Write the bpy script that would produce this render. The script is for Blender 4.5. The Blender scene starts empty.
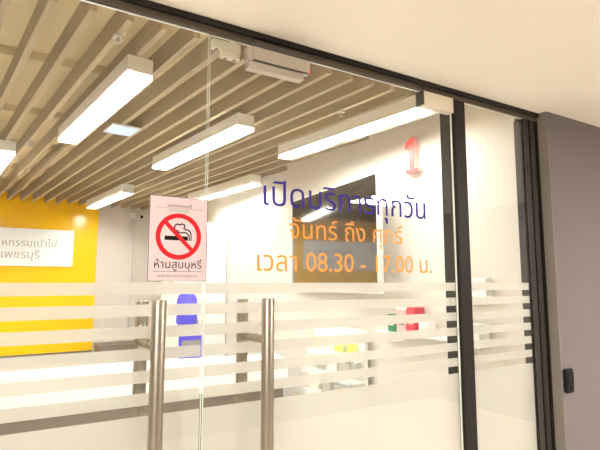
import bpy, bmesh, math, random
from mathutils import Vector, Matrix
from mathutils.geometry import delaunay_2d_cdt
random.seed(7)
S = bpy.context.scene
COL = S.collection
R = math.radians

# ------------------------------------------------------------------ camera
EYE = 1.55
cam = bpy.data.cameras.new('camera')
cam.sensor_width = 36.0
cam.lens = 495.0 / 600.0 * 36.0
cam.clip_start = 0.05
camo = bpy.data.objects.new('camera', cam); COL.objects.link(camo)
camo.location = (0, -1.6, EYE)
camo.rotation_euler = (R(90) + math.atan(57.5 / 495.0), 0, -R(31.29))
S.camera = camo

# ------------------------------------------------------------------ world, exposure
w = bpy.data.worlds.new('world'); S.world = w; w.use_nodes = True
w.node_tree.nodes['Background'].inputs[0].default_value = (1.0, 0.9, 0.75, 1)
w.node_tree.nodes['Background'].inputs[1].default_value = 0.02
S.view_settings.view_transform = 'Standard'
S.view_settings.look = 'None'
S.view_settings.gamma = 1
S.view_settings.use_curve_mapping = False
S.view_settings.exposure = 1.58
S.cycles.use_denoising = True
S.cycles.transparent_max_bounces = 24
S.cycles.diffuse_bounces = 6
S.cycles.sample_clamp_indirect = 6

LAMP = 18.5          # office linear lamps
CORR = 62.0           # added corridor ceiling panels, out of view
CORR_COL = (1.0, 0.955, 0.88)
LAMP_COL = (1.0, 0.97, 0.93)

# ------------------------------------------------------------------ materials
def mat(name, col, rough=0.6, metal=0.0, var=0.04, scale=8.0, spec=0.5, emit=None, estr=0.0, coat=0.0, stretch=None, bump=0.0):
    m = bpy.data.materials.new(name); m.use_nodes = True
    nt = m.node_tree; b = nt.nodes['Principled BSDF']
    b.inputs['Roughness'].default_value = rough
    b.inputs['Metallic'].default_value = metal
    b.inputs['Specular IOR Level'].default_value = spec
    b.inputs['Coat Weight'].default_value = coat
    b.inputs['Coat Roughness'].default_value = 0.05
    tc = nt.nodes.new('ShaderNodeTexCoord'); mp = nt.nodes.new('ShaderNodeMapping')
    if stretch: mp.inputs['Scale'].default_value = stretch
    nz = nt.nodes.new('ShaderNodeTexNoise'); nz.inputs['Scale'].default_value = scale; nz.inputs['Detail'].default_value = 4
    mx = nt.nodes.new('ShaderNodeMix'); mx.data_type = 'RGBA'
    mx.inputs['A'].default_value = (*[c * (1 - var) for c in col], 1)
    mx.inputs['B'].default_value = (*[min(1, c * (1 + var)) for c in col], 1)
    L = nt.links
    L.new(tc.outputs['Object'], mp.inputs['Vector']); L.new(mp.outputs['Vector'], nz.inputs['Vector'])
    L.new(nz.outputs['Fac'], mx.inputs['Factor']); L.new(mx.outputs['Result'], b.inputs['Base Color'])
    if bump:
        bp = nt.nodes.new('ShaderNodeBump'); bp.inputs['Strength'].default_value = bump; bp.inputs['Distance'].default_value = 0.002
        L.new(nz.outputs['Fac'], bp.inputs['Height']); L.new(bp.outputs['Normal'], b.inputs['Normal'])
    if emit:
        b.inputs['Emission Color'].default_value = (*emit, 1); b.inputs['Emission Strength'].default_value = estr
    return m

def glass_mat(name, tint):
    m = bpy.data.materials.new(name); m.use_nodes = True
    nt = m.node_tree; nt.nodes.clear(); L = nt.links; N = nt.nodes.new
    out = N('ShaderNodeOutputMaterial'); mix = N('ShaderNodeMixShader')
    tr = N('ShaderNodeBsdfTransparent'); tr.inputs[0].default_value = (*tint, 1)
    gl = N('ShaderNodeBsdfGlossy'); gl.inputs['Roughness'].default_value = 0.0
    g = N('ShaderNodeNewGeometry'); d = N('ShaderNodeVectorMath'); d.operation = 'DOT_PRODUCT'
    L.new(g.outputs['Incoming'], d.inputs[0]); L.new(g.outputs['Normal'], d.inputs[1])
    a = N('ShaderNodeMath'); a.operation = 'ABSOLUTE'; L.new(d.outputs['Value'], a.inputs[0])
    s = N('ShaderNodeMath'); s.operation = 'SUBTRACT'; s.inputs[0].default_value = 1; L.new(a.outputs[0], s.inputs[1])
    p = N('ShaderNodeMath'); p.operation = 'POWER'; p.inputs[1].default_value = 5; L.new(s.outputs[0], p.inputs[0])
    k = N('ShaderNodeMath'); k.operation = 'MULTIPLY_ADD'; k.inputs[1].default_value = 0.96; k.inputs[2].default_value = 0.04
    L.new(p.outputs[0], k.inputs[0]); L.new(k.outputs[0], mix.inputs[0])
    L.new(tr.outputs[0], mix.inputs[1]); L.new(gl.outputs[0], mix.inputs[2]); L.new(mix.outputs[0], out.inputs[0])
    return m

def film_mat(name, col, clear):
    m = bpy.data.materials.new(name); m.use_nodes = True
    nt = m.node_tree; nt.nodes.clear(); L = nt.links; N = nt.nodes.new
    out = N('ShaderNodeOutputMaterial'); m1 = N('ShaderNodeMixShader'); m2 = N('ShaderNodeMixShader')
    tr = N('ShaderNodeBsdfTransparent'); df = N('ShaderNodeBsdfDiffuse'); tl = N('ShaderNodeBsdfTranslucent')
    nz = N('ShaderNodeTexNoise'); nz.inputs['Scale'].default_value = 900
    mx = N('ShaderNodeMix'); mx.data_type = 'RGBA'
    mx.inputs['A'].default_value = (*[c * .97 for c in col], 1); mx.inputs['B'].default_value = (*col, 1)
    L.new(nz.outputs['Fac'], mx.inputs['Factor'])
    L.new(mx.outputs['Result'], df.inputs[0]); L.new(mx.outputs['Result'], tl.inputs[0])
    m2.inputs[0].default_value = 0.62
    L.new(df.outputs[0], m2.inputs[1]); L.new(tl.outputs[0], m2.inputs[2])
    m1.inputs[0].default_value = 1 - clear
    L.new(tr.outputs[0], m1.inputs[1]); L.new(m2.outputs[0], m1.inputs[2]); L.new(m1.outputs[0], out.inputs[0])
    return m

M = {}
M['corr_ceil'] = mat('corridor_ceiling_paint', (.84, .79, .70), .9, var=.015, scale=2)
M['corr_wall'] = mat('grey_wall_paint', (.172, .148, .150), .8, var=.03, scale=3)
M['corr_back'] = mat('taupe_corridor_paint', (.22, .19, .185), .8, var=.03, scale=3)
M['lit_return'] = mat('lit_return_paint', (.30, .27, .245), .6, var=.02)
M['corr_floor'] = mat('corridor_floor_tile', (.60, .54, .46), .35, var=.05, scale=3)
M['frame'] = mat('dark_bronze_aluminium', (.017, .0140, .011), .5, spec=.25, metal=.0, var=.1, scale=20)
M['frame_in'] = mat('grey_aluminium', (.042, .035, .029), .5, spec=.25, metal=.0, var=.08, scale=20)
M['soffit_metal'] = mat('bronze_channel', (.10, .078, .058), .5, metal=.2, var=.08, scale=20)
M['glass'] = glass_mat('clear_glass', (.97, .985, .975))
M['glass_edge'] = mat('polished_glass_edge', (.80, .84, .78), .15, var=.1, scale=30)
M['film'] = film_mat('frosted_film', (.61, .577, .52), .11)
M['steel'] = mat('brushed_steel', (.36, .32, .26), .36, metal=.85, var=.12, scale=60, stretch=(1, 1, .02))
M['lockbox'] = mat('silver_anodised', (.48, .44, .37), .45, metal=.0, var=.03)
M['patch'] = mat('satin_cream_metal', (.80, .74, .62), .4, metal=.2, var=.03)
M['black'] = mat('black_plastic', (.006, .006, .006), .55, spec=.25, var=.15)
M['blue_vinyl'] = mat('blue_vinyl', (.040, .022, .26), .6, spec=.2, var=.04)
M['orange_vinyl'] = mat('orange_vinyl', (.90, .32, .02), .5, var=.04)
M['pink_paper'] = film_mat('pink_paper', (.84, .74, .755), 0.0)
M['red_ink'] = mat('red_ink', (.66, .02, .03), .7, spec=.15, var=.03)
M['black_ink'] = mat('black_ink', (.012, .010, .010), .7, spec=.1, var=.1)
M['grey_ink'] = mat('grey_ink', (.20, .17, .17), .7, spec=.1, var=.1)
M['green_ink'] = mat('green_ink', (.10, .36, .22), .6, var=.1)
M['wall_white'] = mat('white_wall_paint', (.68, .635, .575), .75, var=.012, scale=2)
M['wall_pink'] = mat('pale_grey_wall_paint', (.72, .66, .62), .7, var=.02, scale=2)
M['yellow'] = mat('yellow_gloss_panel', (.93, .53, .004), .16, var=.02, scale=3, spec=.3)
M['dado'] = mat('taupe_laminate', (.20, .165, .13), .5, var=.06, scale=5)
M['sign'] = mat('white_acrylic', (.88, .88, .86), .25, var=.01)
M['sign_text'] = mat('grey_lettering', (.36, .37, .34), .5, var=.05)
M['baffle'] = mat('beige_baffle', (.38, .30, .19), .6, var=.06, scale=4, stretch=(1, 1, 1))
M['soffit'] = mat('beige_ceiling', (.82, .69, .44), .85, var=.03, scale=3)
M['carrier'] = mat('carrier_rail', (.74, .64, .42), .6, var=.04)
M['office_floor'] = mat('office_floor_vinyl', (.80, .77, .71), .4, var=.03, scale=4)
M['lamp_body'] = mat('white_lamp_housing', (.82, .80, .75), .5, var=.01)
M['lamp_face'] = mat('lamp_diffuser', (.95, .95, .92), .5, var=.0, emit=LAMP_COL, estr=LAMP)
M['panel_face'] = mat('cool_panel_diffuser', (.25, .29, .34), .5, var=.0, emit=(.62, .78, 1.0), estr=.27)
M['added_corr_face'] = mat('added_corridor_diffuser', (.95, .95, .92), .5, var=.0, emit=CORR_COL, estr=CORR)
M['screen'] = mat('black_screen_glass', (.012, .011, .010), .07, var=.0, spec=1.0, coat=1.0)
M['tv_edge'] = mat('silver_bezel', (.85, .84, .80), .35, metal=.2, var=.02)
M['counter_white'] = mat('white_counter_laminate', (.90, .89, .86), .12, var=.01, coat=.4)
M['white_plastic'] = mat('white_plastic', (.84, .84, .81), .4, var=.02)
M['blue_plastic'] = mat('blue_plastic', (.10, .08, .72), .3, var=.05)
M['grey_plastic'] = mat('grey_plastic', (.34, .33, .28), .45, var=.06)
M['dark_grey'] = mat('dark_grey_plastic', (.09, .08, .075), .5, var=.1)
M['red'] = mat('red_acrylic', (.80, .05, .05), .3, var=.03)
M['pale_red'] = mat('pale_red_acrylic', (.90, .55, .50), .25, var=.03)
M['green_box'] = mat('green_card', (.02, .22, .10), .5, var=.06)
M['red_box'] = mat('red_card', (.72, .05, .09), .5, var=.06)
M['pink_box'] = mat('pink_card', (.85, .45, .42), .5, var=.06)
M['lime'] = mat('lime_paper', (.66, .72, .12), .6, var=.08)
M['leaf_grey'] = mat('grey_print_paper', (.42, .40, .33), .6, var=.25, scale=40)
M['leaf_cream'] = mat('cream_paper', (.85, .80, .62), .6, var=.05)
M['led_red'] = mat('red_led', (.6, .02, .02), .4, emit=(1, .08, .04), estr=.8)

# ------------------------------------------------------------------ builders
class MB:
    def __init__(s): s.bm = bmesh.new()
    def box(s, x0, x1, y0, y1, z0, z1, mx=None, mi=0):
        vs = [s.bm.verts.new(Vector(p)) for p in ((x0, y0, z0), (x1, y0, z0), (x1, y1, z0), (x0, y1, z0), (x0, y0, z1), (x1, y0, z1), (x1, y1, z1), (x0, y1, z1))]
        if mx:
            for v in vs: v.co = mx @ v.co
        for f in ((0, 3, 2, 1), (4, 5, 6, 7), (0, 1, 5, 4), (1, 2, 6, 5), (2, 3, 7, 6), (3, 0, 4, 7)):
            s.bm.faces.new([vs[i] for i in f]).material_index = mi
        return s
    def cyl(s, p, q, r, n=24, r2=None):
        p, q = Vector(p), Vector(q); d = (q - p); L = d.length
        rot = d.to_track_quat('Z', 'Y').to_matrix().to_4x4()
        bmesh.ops.create_cone(s.bm, cap_ends=True, segments=n, radius1=r, radius2=r if r2 is None else r2, depth=L, matrix=Matrix.Translation((p + q) / 2) @ rot)
        return s
    def lathe(s, prof, c=(0, 0, 0), n=32):
        c = Vector(c); rings = []
        for r, z in prof:
            rings.append([s.bm.verts.new(c + Vector((r * math.cos(2 * math.pi * i / n), r * math.sin(2 * math.pi * i / n), z))) for i in range(n)])
        for a, b in zip(rings, rings[1:]):
            for i in range(n): s.bm.faces.new((a[i], a[(i + 1) % n], b[(i + 1) % n], b[i]))
        s.bm.faces.new(rings[0][::-1]); s.bm.faces.new(rings[-1])
        return s
    def prism(s, pts, y0, y1):       # outline in XZ, extruded along Y
        a = [s.bm.verts.new((x, y0, z)) for x, z in pts]; b = [s.bm.verts.new((x, y1, z)) for x, z in pts]
        s.bm.faces.new(a); s.bm.faces.new(b[::-1]); n = len(pts)
        for i in range(n): s.bm.faces.new((a[i], b[i], b[(i + 1) % n], a[(i + 1) % n]))
        return s
    def obj(s, name, m, parent=None, bevel=0.0, loc=None, smooth=False):
        bmesh.ops.recalc_face_normals(s.bm, faces=s.bm.faces)
        me = bpy.data.meshes.new(name); s.bm.to_mesh(me); s.bm.free()
        for k in (m if isinstance(m, (list, tuple)) else [m]): me.materials.append(M[k])
        o = bpy.data.objects.new(name, me); COL.objects.link(o)
        if parent: o.parent = parent
        if loc: o.location = loc
        if smooth:
            for p in me.polygons: p.use_smooth = len(p.vertices) == 4
        if bevel:
            b = o.modifiers.new('bevel', 'BEVEL'); b.width = bevel; b.segments = 2; b.limit_method = 'ANGLE'
        return o

def tag(o, label, cat, group=None):
    o['label'] = label; o['category'] = cat
    if group: o['group'] = group
    return o
def thing(name, label, cat, loc=(0, 0, 0), rz=0.0, group=None):
    o = bpy.data.objects.new(name, None); COL.objects.link(o)
    o.empty_display_size = .05
    o.location = loc; o.rotation_euler = (0, 0, rz)
    return tag(o, label, cat, group)
def struct(o, label=None):
    o['kind'] = 'structure'
    if label: o['label'] = label
    return o
def dup(root, loc, rz, label, group=None):
    r = root.copy(); COL.objects.link(r); r.location = loc; r.rotation_euler = (0, 0, rz); r['label'] = label
    if group: r['group'] = group
    for ch in list(root.children):
        c = ch.copy(); COL.objects.link(c); c.parent = r
        for g in list(ch.children):
            d = g.copy(); COL.objects.link(d); d.parent = c
    return r

def text_tris(s, bold=0.0):
    c = bpy.data.curves.new('t', 'FONT'); c.body = s; c.size = 1; c.fill_mode = 'NONE'; c.resolution_u = 5; c.offset = bold
    o = bpy.data.objects.new('t', c); COL.objects.link(o)
    dg = bpy.context.evaluated_depsgraph_get()
    me = bpy.data.meshes.new_from_object(o.evaluated_get(dg))
    vs = [Vector((v.co.x, v.co.y)) for v in me.vertices]; es = [tuple(e.vertices) for e in me.edges]
    bpy.data.objects.remove(o); bpy.data.curves.remove(c); bpy.data.meshes.remove(me)
    v2, _, f2, *_ = delaunay_2d_cdt(vs, es, [], 0, 1e-5)
    segs = [(vs[a], vs[b]) for a, b in es]
    keep = []
    for f in f2:
        p = sum((v2[i] for i in f), Vector((0, 0))) / len(f); wn = 0
        for a, b in segs:
            if (a.y <= p.y) != (b.y <= p.y):
                x = a.x + (p.y - a.y) / (b.y - a.y) * (b.x - a.x)
                if x > p.x: wn += 1 if b.y > a.y else -1
        if wn: keep.append(f)
    return v2, keep

def text(name, s, m, parent, x0, x1, z0, zc, face='-Y', at=0.0, depth=0.0004, hfix=None, bold=0.0):
    """lettering filling x0..x1, baseline z0; zc = height of a unit em-scale (None: keep the aspect)"""
    v, fs = text_tris(s, bold)
    used = {i for f in fs for i in f}
    ax = min(v[i].x for i in used); bx = max(v[i].x for i in used)
    k = (x1 - x0) / (bx - ax); kz = k if zc is None else zc
    bm = bmesh.new(); mp = {}
    for i in used:
        X = x0 + (v[i].x - ax) * k; Z = z0 + v[i].y * kz
        mp[i] = bm.verts.new((X, at, Z) if face == '-Y' else (at, -X, Z))
    for f in fs:
        try: bm.faces.new([mp[i] for i in f])
        except ValueError: pass
    n = Vector((0, -1, 0)) if face == '-Y' else Vector((-1, 0, 0))
    r = bmesh.ops.extrude_face_region(bm, geom=list(bm.faces))
    bmesh.ops.translate(bm, vec=n * depth, verts=[e for e in r['geom'] if isinstance(e, bmesh.types.BMVert)])
    bmesh.ops.recalc_face_normals(bm, faces=bm.faces)
    me = bpy.data.meshes.new(name); bm.to_mesh(me); bm.free(); me.materials.append(M[m])
    o = bpy.data.objects.new(name, me); COL.objects.link(o)
    if parent: o.parent = parent
    return o

# ------------------------------------------------------------------ structure: corridor
CZ = 2.478            # corridor ceiling height
FX0, FX1 = -0.72, 2.50       # storefront frame extent
MX0, MX1 = 1.833, 1.916      # right mullion
JX = 2.385                   # right jamb inner face
XW = 2.40                    # office right wall
YB = 6.05                    # office back wall
XL = -4.6                    # office left wall
struct(MB().box(-4.5, 5.2, -3.4, -.02, -.1, 0).obj('floor', 'corr_floor'), 'beige tiled corridor floor in front of the glass doors')
struct(MB().box(-4.5, 5.2, -3.4, .012, CZ, CZ + .08).obj('ceiling', 'corr_ceil'), 'smooth cream corridor ceiling above the storefront')
struct(MB().box(2.506, 5.2, -.066, .12, 0, CZ).obj('wall_right', 'corr_wall'), 'taupe grey corridor wall to the right of the storefront')
struct(MB().box(-4.5, FX0 - .6, 0.0, .12, 0, CZ).obj('wall_left', 'corr_wall'), 'taupe grey corridor wall to the left of the storefront')
struct(MB().box(-4.5, 5.2, -3.5, -3.4, 0, CZ).obj('wall_corridor_back', 'corr_back'), 'taupe corridor wall opposite the storefront')
struct(MB().box(5.2, 5.3, -3.5, .12, 0, CZ).obj('wall_corridor_right', 'corr_back'), 'taupe end wall of the corridor')
struct(MB().box(-4.6, -4.5, -3.5, .12, 0, CZ).obj('wall_corridor_left', 'corr_back'), 'taupe far end wall of the corridor')
struct(MB().box(2.5025, 2.506, -.067, -.0005, 0, CZ).obj('lit_return_strip', 'lit_return', bevel=.003), 'strip painted paler as the lit wall return beside the dark frame')  # paler cover paints in the light caught by the wall's return face

# storefront frame
hd = struct(MB().box(FX0 - .6, 2.502, -.010, .012, 2.4345, CZ).obj('trim_2', 'soffit_metal'), 'dark bronze header bar above the glass doors')
MB().box(FX0 - .6, 2.502, -.024, -.0102, 2.456, CZ - .0005).obj('front_lip', 'frame', hd, bevel=.001)
def post(name, x0, x1, label):
    o = struct(MB().box(x0, x1, -.009, .078, 0, 2.434).obj(name, 'frame', bevel=.002), label)
    MB().box(x0 + .008, x1 - .008, -.0105, -.0091, 0, 2.432).obj('face_plate', 'frame', o)
    return o
post('trim_3', MX0, MX1, 'dark bronze post between right glass door and narrow side pane')
post('trim_4', FX0, FX0 + .07, 'dark bronze post left of the left glass door')
jamb = struct(MB().box(JX, 2.502, -.004, .055, 0, 2.434).obj('trim_5', 'frame_in', bevel=.002), 'bronze jamb at the right end of the storefront')
MB().box(JX + .045, JX + .062, -.010, -.0042, 0, 2.432).obj('groove', 'frame', jamb)
MB().box(2.485, 2.502, -.012, -.0042, 0, 2.432).obj('edge_strip', 'frame', jamb)
struct(MB().box(FX0 - .6, FX0 - .53, -.009, .078, 0, 2.434).obj('trim_6', 'frame', bevel=.002), 'dark bronze jamb at the left end of the storefront')

# glass leaves with frosted film
STRIPES = [(1.549 - .0683 * i, 1.549 - .0683 * i - .0372) for i in range(6)]
def pane(name, x0, x1, z0, z1, label):
    b = MB().box(x0, x1, 0, .010, z0, z1)
    for f in b.bm.faces:
        c = f.calc_center_median()
        if abs(c.y - .005) < .001: f.material_index = 1
    o = struct(b.obj(name, ['glass', 'glass_edge']), label)
    for i, (a, c) in enumerate(STRIPES + [(1.139, z0 + .02)]):
        fm = MB()
        v = [fm.bm.verts.new(p) for p in ((x0 + .002, .0112, c), (x1 - .002, .0112, c), (x1 - .002, .0112, a), (x0 + .002, .0112, a))]
        fm.bm.faces.new(v)
        f = fm.obj('frosted_stripe' if i < 6 else 'frosted_field', 'film', o); f['label'] = 'white frosted film'
    return o
left = pane('door_1', -.645, .594, .012, 2.430, 'left frameless glass door leaf with frosted stripes and no smoking poster')
right = pane('door_2', .601, 1.829, .012, 2.430, 'right frameless glass door leaf with blue and orange opening hours')
pane('window_1', MX1, JX, .03, 2.434, 'narrow fixed glass side pane right of the dark post')
pane('window_2', FX0 - .53, FX0, .03, 2.434, 'fixed glass side pane left of the left door')

# pull handles (each with an outer bar, an inner bar and two standoffs through the glass)
def handle(parent, x):
    yo, yi, r = -.095, .110, .0215
    h = MB().cyl((x, yo, .48), (x, yo, 1.497), r, 32).obj('pull_handle', 'steel', parent, bevel=.0015, smooth=True)
    h['label'] = 'brushed steel tubular pull handle'
    MB().cyl((x, yi, .48), (x, yi, 1.488), r, 32).obj('inner_bar', 'steel', h, bevel=.0015, smooth=True)
    for z in (1.357, .58):
        MB().cyl((x, yo, z), (x, yi, z), .0135, 20).obj('standoff', 'steel', h, smooth=True)
        MB().cyl((x, -.006, z), (x, -.0005, z), .016, 24).obj('washer', 'steel', h, smooth=True)
handle(left, .420); handle(right, .788)

# lettering on the right leaf
o = text('lettering', 'เปิดบริการทุกวัน', 'blue_vinyl', right, .815, 1.635, 1.833, None, at=-.0008, bold=.012); o['label'] = 'blue Thai lettering'
o = text('lettering', 'จันทร์ ถึง ศุกร์', 'orange_vinyl', right, .925, 1.492, 1.716, None, at=-.0008, bold=.006); o['label'] = 'orange Thai lettering, upper line'
o = text('lettering', 'เวลา 08.30 - 17.00 น.', 'orange_vinyl', right, .792, 1.664, 1.592, None, at=-.0008); o['label'] = 'orange lettering with opening hours'

# top patch fitting on the right leaf
pf = MB().box(1.633, 1.829, -.016, .026, 2.360, 2.4335).obj('patch_fitting', 'patch', right, bevel=.003)
pf['label'] = 'satin cream metal hinge patch at top corner'
MB().box(1.622, 1.6328, -.018, .028, 2.366, 2.4335).obj('end_cap', 'dark_grey', pf, bevel=.002)
pl = MB().box(-.63, -.42, -.016, .026, 2.360, 2.4335).obj('patch_fitting', 'patch', left, bevel=.003)

# magnetic lock above the right leaf
ml = thing('magnetic_lock', 'silver magnetic door lock under the dark header near the door gap', 'door lock', (.868, -.026, 2.408))
lb = MB().box(-.123, .123, -.020, .015, -.054, -.001).obj('lock_body', 'lockbox', ml, bevel=.003)
MB().box(-.121, .114, -.0215, -.0202, -.0570, -.0520).obj('seam', 'dark_grey', lb)
MB().cyl((.117, -.0225, -.047), (.117, -.0195, -.047), .004, 12).obj('indicator', 'led_red', lb)
MB().box(-.138, .096, -.017, .020, -.085, -.0575).obj('armature_plate', 'lockbox', ml, bevel=.003)
MB().box(-.142, -.1235, -.018, .015, -.0570, -.004).obj('end_cap', 'lockbox', ml, bevel=.002)
MB().box(-.110, .110, -.010, .0155, -.0008, .0258).obj('mounting_plate', 'dark_grey', ml)
br = thing('cable_bracket', 'small pale bracket beside the magnetic lock, inside the glass', 'bracket', (.668, .030, 2.430))
MB().box(-.052, .055, -.016, .016, -.032, -.001).obj('plate', 'patch', br, bevel=.002)
MB().box(-.018, .055, -.013, .013, -.060, -.0325).obj('lower_plate', 'patch', br, bevel=.002)
for x in (-.035, .0, .035): MB().cyl((x, 0, -.044 if x < -.02 else -.066), (x, 0, -.031 if x < -.02 else -.055), .007, 12).obj('screw', 'steel', br)

# poster on the left leaf
po = thing('no_smoking_poster', 'pink no smoking poster with red prohibition ring on the glass door', 'poster', (.5035, -.0005, 1.5535))
PW, PH = .0985, .279
MB().box(-PW, PW, -.0006, 0, 0, PH).obj('sheet', 'pink_paper', po)
fr = MB()
for x0, x1, z0, z1 in ((-PW, -PW + .002, 0, PH), (PW - .002, PW, 0, PH), (-PW, PW, 0, .002), (-PW, PW, PH - .002, PH)): fr.box(x0, x1, -.0009, -.0006, z0, z1)
fr.obj('border', 'grey_ink', po)
rg = MB(); cz, ro, ri, n = .1475, .0765, .0610, 72
for i in range(n):
    a, b = 2 * math.pi * i / n, 2 * math.pi * (i + 1) / n
    rg.bm.faces.new([rg.bm.verts.new((r * math.cos(t), -.0012, cz + r * math.sin(t))) for r, t in ((ri, a), (ro, a), (ro, b), (ri, b))])
mxs = Matrix.Translation((0, 0, cz)) @ Matrix.Rotation(R(45), 4, 'Y')
rg.box(-.0625, .0625, -.0016, -.0012, -.0068, .0068, mxs)
ring = rg.obj('prohibition_ring', 'red_ink', po); ring['label'] = 'red ring with diagonal bar'
cg = MB().box(-.047, .031, -.0011, -.0007, cz - .013, cz + .001)
cg.box(.0335, .0375, -.0011, -.0007, cz - .013, cz + .001).box(.0400, .0435, -.0011, -.0007, cz - .013, cz + .001)
cg.obj('cigarette', 'black_ink', po)
sm = MB()
def stroke(mb, pts, wd, y):
    for (ax, az), (bx, bz) in zip(pts, pts[1:]):
        d = Vector((bx - ax, 0, bz - az)); L = d.length; ang = math.atan2(d.z, d.x)
        mb.box(-wd / 2, L + wd / 2, y - .0002, y, -wd / 2, wd / 2, Matrix.Translation((ax, 0, az)) @ Matrix.Rotation(-ang, 4, 'Y'))
cloud = [(.000, .012), (-.004, .018), (-.012, .020), (-.016, .028), (-.013, .036), (-.006, .041), (.002, .038), (.008, .042), (.017, .040), (.020, .033), (.016, .027), (.022, .023), (.030, .023), (.037, .018), (.041, .010), (.0415, .004)]
stroke(sm, [(x, cz + z) for x, z in cloud], .0042, -.0008)
stroke(sm, [(x, cz + z) for x, z in [(.002, .012), (.010, .012), (.016, .014), (.024, .013), (.030, .009), (.0345, .003)]], .0040, -.0008)
sm.obj('smoke', 'black_ink', po)
text('lettering', 'ห้ามสูบบุหรี่', 'black_ink', po, -.078, .080, .043, None, at=-.0007, depth=.0003, bold=.035)
text('lettering', 'เขตปลอดบุหรี่', 'black_ink', po, -.040, .042, .244, None, at=-.0007, depth=.0003, bold=.02)
text('lettering', 'NO SMOKING', 'green_ink', po, -.034, .036, .2285, None, at=-.0007, depth=.0003)
MB().box(-.08, .08, -.0009, -.0007, .2395, .2405).obj('rule', 'grey_ink', po)
MB().box(-.082, .082, -.0009, -.0007, .0315, .0330).obj('rule', 'grey_ink', po)
text('lettering', 'ฝ่าฝืนมีโทษปรับตามกฎหมาย', 'grey_ink', po, -.066, .066, .014, None, at=-.0007, depth=.0003)

# access reader on the grey wall
ar = thing('access_reader', 'small black access reader on the grey corridor wall', 'card reader', (2.545, -.0665, 1.048))
MB().box(-.034, .034, -.022, -.0005, -.062, .062).obj('housing', 'black', ar, bevel=.012)
MB().box(-.025, .025, -.0242, -.0215, -.010, .042).obj('reader_window', 'black', ar, bevel=.001)
MB().cyl((0, -.0242, -.036), (0, -.0215, -.036), .010, 20).obj('button', 'black', ar)

# added corridor lights, out of view, to light the ceiling and wall
def added_corr_light(x, y, label):
    t = thing('added_ceiling_light', label, 'ceiling light', (x, y, CZ), 0, 'added square corridor lights out of view')
    MB().box(-.32, .32, -.32, .32, -.03, -.0005).obj('housing', 'lamp_body', t, bevel=.003)
    MB().box(-.29, .29, -.29, .29, -.033, -.0302).obj('diffuser', 'added_corr_face', t)
added_corr_light(-1.5, -2.4, 'added unseen square corridor light left of the doors')
added_corr_light(3.6, -2.5, 'added unseen square corridor light in front of the grey wall')

# ------------------------------------------------------------------ structure: office
SZ = 2.65            # underside of the baffles
DEP = .110
AZ = R(6.6)          # baffles run slightly askew, towards the left at the far end
struct(MB().box(XL, XW + .1, -.02, YB + .2, -.1, 0).obj('floor_office', 'office_floor'), 'beige vinyl floor of the office behind the glass')
struct(MB().box(XW, XW + .1, .056, YB + .2, 0, SZ + DEP + .14).obj('wall_office_right', 'wall_white'), 'white office wall carrying the television')
struct(MB().box(XL, XW, YB + .08, YB + .2, 0, SZ + DEP + .14).obj('wall_back', 'wall_pink'), 'pale grey back wall of the office')
struct(MB().box(XL - .1, XL, .1, YB + .2, 0, SZ + DEP + .14).obj('wall_office_left', 'wall_white'), 'white left wall of the office')
yp = struct(MB().box(XL, 1.205, YB, YB + .08, .60, SZ + DEP).obj('trim_7', 'yellow'), 'glossy yellow feature panel on the back wall')
struct(MB().box(XL, 1.205, YB + .01, YB + .08, 0, .60).obj('baseboard_back', 'dado'), 'taupe panel under the yellow feature wall')
oc = struct(MB().box(XL, XW, .0505, YB + .08, SZ + DEP + .05, SZ + DEP + .13).obj('ceiling_office', 'soffit'), 'beige office ceiling with hanging baffles')
struct(MB().box(XL, XW + .1, .0125, .05, 2.479, SZ + DEP + .14).obj('wall_above_header', 'soffit'), 'beige upstand above the header inside the office')
dirv = Vector((-math.sin(AZ), math.cos(AZ))); nv = Vector((math.cos(AZ), math.sin(AZ)))
PITCH, BW, Y0 = .1465, .030, .465
for k in range(-44, 16):
    xc = 1.441 + PITCH * k
    p0 = Vector((xc, Y0)); L = (YB - Y0) / dirv.y
    t0, t1 = 0.0, L
    # clip to the side walls
    for t in (0,):
        if p0.x > XW - .03: t0 = (XW - .03 - p0.x) / dirv.x
        if p0.x + dirv.x * t1 < XL + .03: t1 = (XL + .03 - p0.x) / dirv.x
    if t1 - t0 < .15: continue
    a, b = p0 + dirv * t0, p0 + dirv * (t1 - .01)
    h = nv * BW / 2; bf = MB()
    q = [a - h, a + h, b + h, b - h]
    lo = [bf.bm.verts.new((v.x, v.y, SZ)) for v in q]; hi = [bf.bm.verts.new((v.x, v.y, SZ + DEP)) for v in q]
    bf.bm.faces.new(lo[::-1]); bf.bm.faces.new(hi)
    for i in range(4): bf.bm.faces.new((lo[i], lo[(i + 1) % 4], hi[(i + 1) % 4], hi[i]))
    bf.obj('baffle', 'baffle', oc)
for i in range(6):
    y = .39 + i * 1.0
    MB().box(XL + .05, XW - .05, y - .022, y + .022, SZ + DEP, SZ + DEP + .05).obj('carrier_rail', 'carrier', oc)

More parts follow.
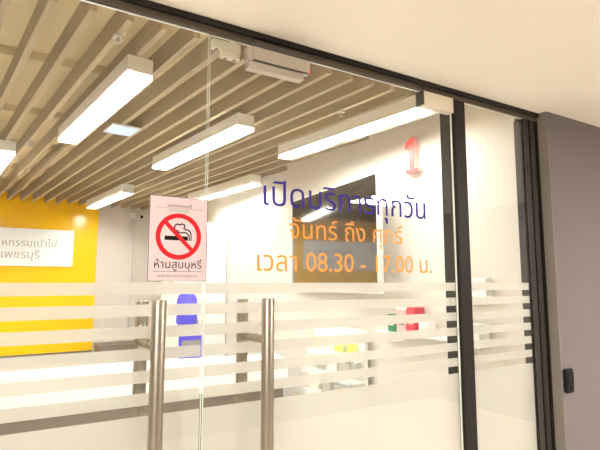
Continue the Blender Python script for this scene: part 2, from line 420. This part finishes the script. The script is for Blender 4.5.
# linear lamps under the baffles
lamp0 = thing('linear_light', 'tmp', 'ceiling light', (0, 0, 0), AZ, 'linear lamps under the baffles')
LW, LL = .0625, 1.46
hb = MB().box(-LW, LW, 0, LL, -.104, -.0005)
bot = [f for f in hb.bm.faces if all(abs(v.co.z + .104) < 1e-5 for v in f.verts)]
bmesh.ops.inset_region(hb.bm, faces=bot, thickness=.003)
bmesh.ops.translate(hb.bm, vec=(0, 0, .024), verts=bot[0].verts)
hb.obj('housing', 'lamp_body', lamp0)
MB().box(-LW + .0032, LW - .0032, .0032, LL - .0032, -.083, -.0802).obj('diffuser', 'lamp_face', lamp0)
lamps = [(.538, .79, 'bright linear lamp above the no smoking poster, beside the small bluish panel'),
         (.000, 2.80, 'linear lamp at the far left edge above the yellow wall'),
         (1.335, 1.278, 'linear lamp right of the door gap, between the poster and the magnetic lock'),
         (2.108, .386, 'long linear lamp nearest the dark post, above the television'),
         (2.205, 2.90, 'linear lamp close to the right wall, behind the blue lettering'),
         (1.198, 4.096, 'farthest linear lamp, above the right end of the yellow wall'),
         (-.95, .9, 'added unseen linear lamp above the left door leaf, out at the left'),  # this and the lamps below are out of view, added for office light
         (-1.15, 4.3, 'added unseen linear lamp before the yellow wall, above the white sign'),
         (-1.75, 2.3, 'added unseen linear lamp left of the white sign, above the counter'),
         (-2.6, .9, 'added unseen linear lamp by the left side pane'),
         (-2.9, 4.0, 'added unseen linear lamp near the left wall by the yellow panel'),
         (-3.9, 2.2, 'added unseen linear lamp nearest the left office wall')]
for i, (x, y, lab) in enumerate(lamps):
    if i == 0: lamp0.location = (x, y, SZ); lamp0['label'] = lab
    else: dup(lamp0, (x, y, SZ), AZ, lab)
pn = thing('ceiling_panel', 'small bluish white square light panel in the slatted ceiling', 'ceiling light', (.703, 2.03, SZ), AZ)
MB().box(-.098, .098, -.112, .112, -.012, -.0005).obj('frame', 'lamp_body', pn, bevel=.002)
MB().box(-.092, .092, -.106, .106, -.014, -.0122).obj('diffuser', 'panel_face', pn)
# sprinkler heads
sp0 = thing('sprinkler_head', 'tmp', 'sprinkler', (0, 0, 0), 0, 'ceiling sprinkler heads')
MB().cyl((0, 0, -.012), (0, 0, -.0005), .024, 20).obj('rosette', 'lockbox', sp0)
MB().cyl((0, 0, -.034), (0, 0, -.0125), .008, 12).obj('body', 'lockbox', sp0)
MB().cyl((0, 0, -.038), (0, 0, -.0345), .016, 16).obj('deflector', 'lockbox', sp0)
for i, (x, y, lab) in enumerate([(1.88, .90, 'sprinkler head above the long lamp near the dark post'), (.20, 2.72, 'sprinkler head beside the lamp at the left edge'), (.42, .62, 'sprinkler head close to the header, above the left door'), (.19, 3.9, 'sprinkler head before the yellow wall')]):
    # hang each from the nearest baffle
    k = round((x + math.tan(AZ) * (y - Y0) - 1.441) / PITCH); x = 1.441 + PITCH * k - math.tan(AZ) * (y - Y0)
    if i == 0: sp0.location = (x, y, SZ); sp0['label'] = lab
    else: dup(sp0, (x, y, SZ), 0, lab)

# ------------------------------------------------------------------ things in the office
# white sign on the yellow wall
sg = thing('wall_sign', 'long white sign with grey Thai lettering on the yellow wall', 'sign', (.885, YB, 1.77))
MB().box(-3.0, 0, -.05, -.0005, 0, .505).obj('board', 'sign', sg, bevel=.003)
text('lettering', 'หกรรมเปาไป', 'sign_text', sg, -.86, -.215, .265, None, at=-.0502, depth=.004)
text('lettering', 'เพชรบุรี', 'sign_text', sg, -.86, -.415, .105, None, at=-.0502, depth=.004)

# television on a swivel arm
TVA = R(-5.7)
tv = thing('television', 'large black television angled out from the white wall', 'television', (2.210, 1.007, 1.472), TVA)
# local +Y runs along the screen away from the doors, local -X faces the room
TW, TH = 1.41, .845
MB().box(.0, .042, 0, TW, 0, TH).obj('case', 'tv_edge', tv, bevel=.004)
MB().box(-.003, -.0002, .016, TW - .012, .014, TH - .012).obj('screen', 'screen', tv)
MB().box(.0425, .075, TW / 2 - .2, TW / 2 + .2, TH / 2 - .18, TH / 2 + .18).obj('mount_plate', 'dark_grey', tv)
arm = MB().box(2.34, 2.3995, 1.62, 1.80, 1.76, 2.0).obj('wall_bracket', 'dark_grey')
tag(arm, 'dark steel wall bracket behind the television', 'bracket')

# red number one on the white wall
nb = thing('wall_number', 'red three-dimensional figure one on the white wall', 'number', (XW, .82, 2.29))
def figure_one(name, m, x0, x1):
    # outline in (along the wall, up), extruded away from the wall
    pts = [(-.060, 0), (.060, 0), (.060, .026), (.022, .026), (.022, .245), (-.006, .245), (-.058, .206), (-.058, .172), (-.022, .198), (-.022, .026), (-.060, .026)]
    b = MB(); n = len(pts)
    lo = [b.bm.verts.new((x0, -u, v)) for u, v in pts]; hi = [b.bm.verts.new((x1, -u, v)) for u, v in pts]
    b.bm.faces.new(lo); b.bm.faces.new(hi[::-1])
    for i in range(n): b.bm.faces.new((lo[i], hi[i], hi[(i + 1) % n], lo[(i + 1) % n]))
    return b.obj(name, m, nb)
figure_one('side', 'pale_red', -.040, -.0005)
figure_one('face', 'red', -.043, -.0402)

# wall shelf and boxes left and right of the post
sh = thing('wall_shelf', 'low white wall shelf with small boxes, passing behind the dark post', 'shelf', (XW, 0, 1.222))
MB().box(-.14, -.0005, .24, 1.12, -.014, 0).obj('board', 'white_plastic', sh, bevel=.002)
for y in (.36, .98): MB().box(-.10, -.0005, y - .008, y + .008, -.07, -.0142).obj('bracket', 'white_plastic', sh)
def carton(name, y0, y1, h, m, label, cat, band=None, lid=None):
    t = thing(name, label, cat, (XW - .07, (y0 + y1) / 2, 1.2225), 0, 'boxes on the wall shelf')
    d = (y1 - y0) / 2
    MB().box(-.045, .045, -d, d, 0, h).obj('body', m, t, bevel=.002)
    if band: MB().box(-.0462, -.0452, -d * .6, d * .6, h * .35, h * .72).obj('print', band, t)
    if lid: MB().box(-.046, .046, -d - .001, d + .001, h + .0002, h + .012).obj('lid', lid, t, bevel=.002)
carton('carton', .945, 1.01, .115, 'green_box', 'green box on the white wall shelf, farthest from the post', 'box', 'white_plastic')
carton('carton', .835, .925, .150, 'pink_box', 'pink and white box between the green and red boxes on the shelf', 'box', 'dark_grey', 'white_plastic')
carton('carton', .755, .825, .170, 'red_box', 'tall red box on the white wall shelf', 'box', 'pink_box')
rl = thing('paper_roll', 'white paper roll on the wall shelf beside the red box', 'roll', (XW - .075, .685, 1.2225), 0)
b = MB(); b.lathe([(.018, 0), (.050, 0), (.052, .004), (.052, .076), (.050, .08), (.018, .08)]); b.obj('paper', 'white_plastic', rl, smooth=True)
carton('carton', .26, .42, .095, 'white_plastic', 'white carton on the wall shelf behind the narrow side pane', 'box')
up = thing('paper_holder', 'white wall-mounted paper holder behind the narrow side pane', 'holder', (XW, .40, 1.43))
MB().box(-.055, -.0005, -.15, .15, 0, .012).obj('tray', 'white_plastic', up, bevel=.002)
MB().box(-.055, -.048, -.15, .15, .0122, .145).obj('front', 'white_plastic', up, bevel=.002)
for s in (-1, 1): MB().box(-.0478, -.0005, s * .1465 - .0035, s * .1465 + .0035, .0122, .145).obj('side', 'white_plastic', up)

# reception counter
CA = R(-10.5)
ct = thing('reception_counter', 'long white reception counter with dark taupe front', 'counter', (2.0, 1.875, 0), CA)
MB().box(-4.9, 0, 0, .32, .895, .95).obj('counter_top', 'counter_white', ct, bevel=.004)
MB().box(-4.9, 0, 0, .045, .735, .8948).obj('fascia', 'counter_white', ct, bevel=.003)
MB().box(-4.86, -.03, .03, .30, .08, .7348).obj('front_panel', 'dado', ct)
MB().box(-4.84, -.05, .06, .28, 0, .0798).obj('plinth', 'dark_grey', ct)
MB().box(-4.86, -.03, .0455, .30, .7352, .8945).obj('upper_box', 'dado', ct)
MB().box(-4.86, -.03, .3205, 1.0, .72, .75).obj('desk_top', 'dado', ct, bevel=.003)
for x in (-4.8, -2.4, -.06): MB().box(x - .015, x + .015, .33, .95, 0, .7198).obj('side_panel', 'dado', ct)

# low taupe credenza by the back wall
cr = thing('credenza', 'low taupe cabinet against the pale grey back wall', 'cabinet', (1.48, YB - .02, 0))
MB().box(-.25, .60, -.42, 0, .06, .70).obj('body', 'dado', cr, bevel=.003)
MB().box(-.24, .59, -.40, -.02, 0, .0598).obj('plinth', 'dark_grey', cr)
for x0, hx in ((-.247, -.005), (.177, .210)):
    d = MB().box(x0, x0 + .42, -.438, -.4202, .08, .68).obj('door', 'dado', cr, bevel=.002)
    hx = x0 + (.39 if x0 < 0 else .03)
    MB().box(hx - .006, hx + .006, -.455, -.4382, .42, .54).obj('handle', 'dark_grey', d)

# tall white cabinet in the far corner
cb = thing('tall_cabinet', 'tall white cabinet in the far corner by the white wall', 'cabinet', (2.065, 4.07, 0))
MB().box(-.325, .325, .02, .50, .06, 2.27).obj('body', 'white_plastic', cb, bevel=.003)
MB().box(-.315, .315, .04, .48, 0, .0598).obj('plinth', 'grey_plastic', cb)
for s in (-1, 1):
    d = MB().box(s * .1625 - .160, s * .1625 + .160, 0, .0198, .08, 2.262).obj('door', 'white_plastic', cb, bevel=.002)
    MB().box(s * .03 - .006, s * .03 + .006, -.022, -.0002, .95, 1.11).obj('handle', 'steel', d, bevel=.003)

# water dispenser with blue bottle
wd = thing('water_dispenser', 'water dispenser with round-topped blue bottle before the white cabinet', 'water dispenser', (1.755, 3.62, 0))
MB().box(-.15, .15, -.15, .15, .02, 1.03).obj('body', 'white_plastic', wd, bevel=.015)
MB().box(-.13, .13, -.158, -.1505, .74, 1.0).obj('tap_panel', 'blue_plastic', wd, bevel=.004)
MB().box(-.10, .10, -.166, -.1585, .855, .955).obj('tap_recess', 'grey_plastic', wd, bevel=.004)
for x in (-.05, .05): MB().cyl((x, -.19, .90), (x, -.1665, .90), .012, 12).obj('tap', 'blue_plastic', wd)
MB().box(-.12, .12, -.20, -.1505, .70, .72).obj('drip_tray', 'dark_grey', wd, bevel=.003)
for x in (-.12, .12):
    for y in (-.12, .12): MB().cyl((x, y, 0), (x, y, .0198), .018, 12).obj('foot', 'dark_grey', wd)
prof = [(.028, 1.032), (.032, 1.06), (.09, 1.09), (.128, 1.12), (.132, 1.16), (.126, 1.19), (.126, 1.20), (.132, 1.23), (.132, 1.32), (.126, 1.34), (.122, 1.37), (.105, 1.41), (.075, 1.44), (.02, 1.452)]
bt = MB(); bt.lathe([(r * .86, z) for r, z in prof])
bt.obj('bottle', 'blue_plastic', wd, smooth=True)

# white conduit with camera on the back wall
cd = thing('wall_conduit', 'thin white vertical conduit with junction box on the pale grey wall', 'pipe', (1.70, YB + .055, 0))
MB().cyl((0, 0, .75), (0, 0, 2.52), .014, 16).obj('pipe', 'white_plastic', cd, smooth=True)
MB().box(-.045, .045, -.045, .0245, 2.5205, 2.60).obj('junction_box', 'white_plastic', cd, bevel=.004)
for z in (.95, 1.5, 2.1): MB().box(-.022, .022, -.017, .0248, z - .012, z + .012).obj('clip', 'white_plastic', cd)
cc = thing('security_camera', 'small white security camera beside the conduit under the ceiling', 'camera', (1.86, YB + .08, 2.58))
MB().box(-.03, .03, -.012, -.0005, -.04, .04).obj('mount', 'white_plastic', cc, bevel=.002)
MB().cyl((0, -.0125, 0), (-.02, -.07, -.01), .012, 12).obj('arm', 'white_plastic', cc)
MB().cyl((-.015, -.06, -.012), (-.06, -.19, -.05), .034, 20).obj('body', 'white_plastic', cc, smooth=True)
MB().cyl((-.0602, -.1905, -.0502), (-.062, -.196, -.052), .024, 16).obj('lens', 'black', cc)

# brochure stand against the white wall
bs = thing('brochure_stand', 'white tiered brochure stand under the television', 'display stand', (XW - .04, 1.66, 0))
MB().box(-.03, .0, -.34, .34, .04, 1.20).obj('back_panel', 'white_plastic', bs, bevel=.003)
MB().box(-.30, .0, -.34, .34, 0, .0398).obj('base', 'white_plastic', bs, bevel=.003)
tiers = [(.98, -.10), (.83, -.16), (.68, -.22), (.53, -.28)]
for z, x in tiers:
    MB().box(x, -.0302, -.33, .33, z - .014, z).obj('tier', 'white_plastic', bs, bevel=.002)
    MB().box(x - .006, x - .0002, -.33, .33, z - .014, z + .045).obj('lip', 'white_plastic', bs)
cols = [['lime', 'lime', 'leaf_cream', 'lime'], ['leaf_grey', 'leaf_cream', 'leaf_grey', 'leaf_cream'], ['leaf_grey', 'leaf_grey', 'leaf_cream', 'leaf_grey'], ['leaf_cream', 'leaf_grey', 'leaf_cream', 'lime']]
tn = ['top', 'second', 'third', 'lowest']; pos = ['nearest the doors', 'second from the doors', 'third from the doors', 'farthest from the doors']
cn = {'lime': 'lime green', 'leaf_cream': 'cream', 'leaf_grey': 'grey printed'}
for r, (z, x) in enumerate(tiers):
    for k in range(4):
        yl = -.245 + .163 * k
        bo = MB().box(-.006, 0, -.052 - .004 * ((r + k) % 2), .052, .0005, .125 + .008 * ((r * 3 + k) % 3)).obj('brochure', cols[r][k], bevel=.001)
        bo.location = (XW - .04 + x + .016, 1.66 + yl, z); bo.rotation_euler = (0, R(5), 0)
        tag(bo, '%s brochure on the %s tier of the stand, %s' % (cn[cols[r][k]], tn[r], pos[k]), 'brochure', 'brochures on the tiered stand')
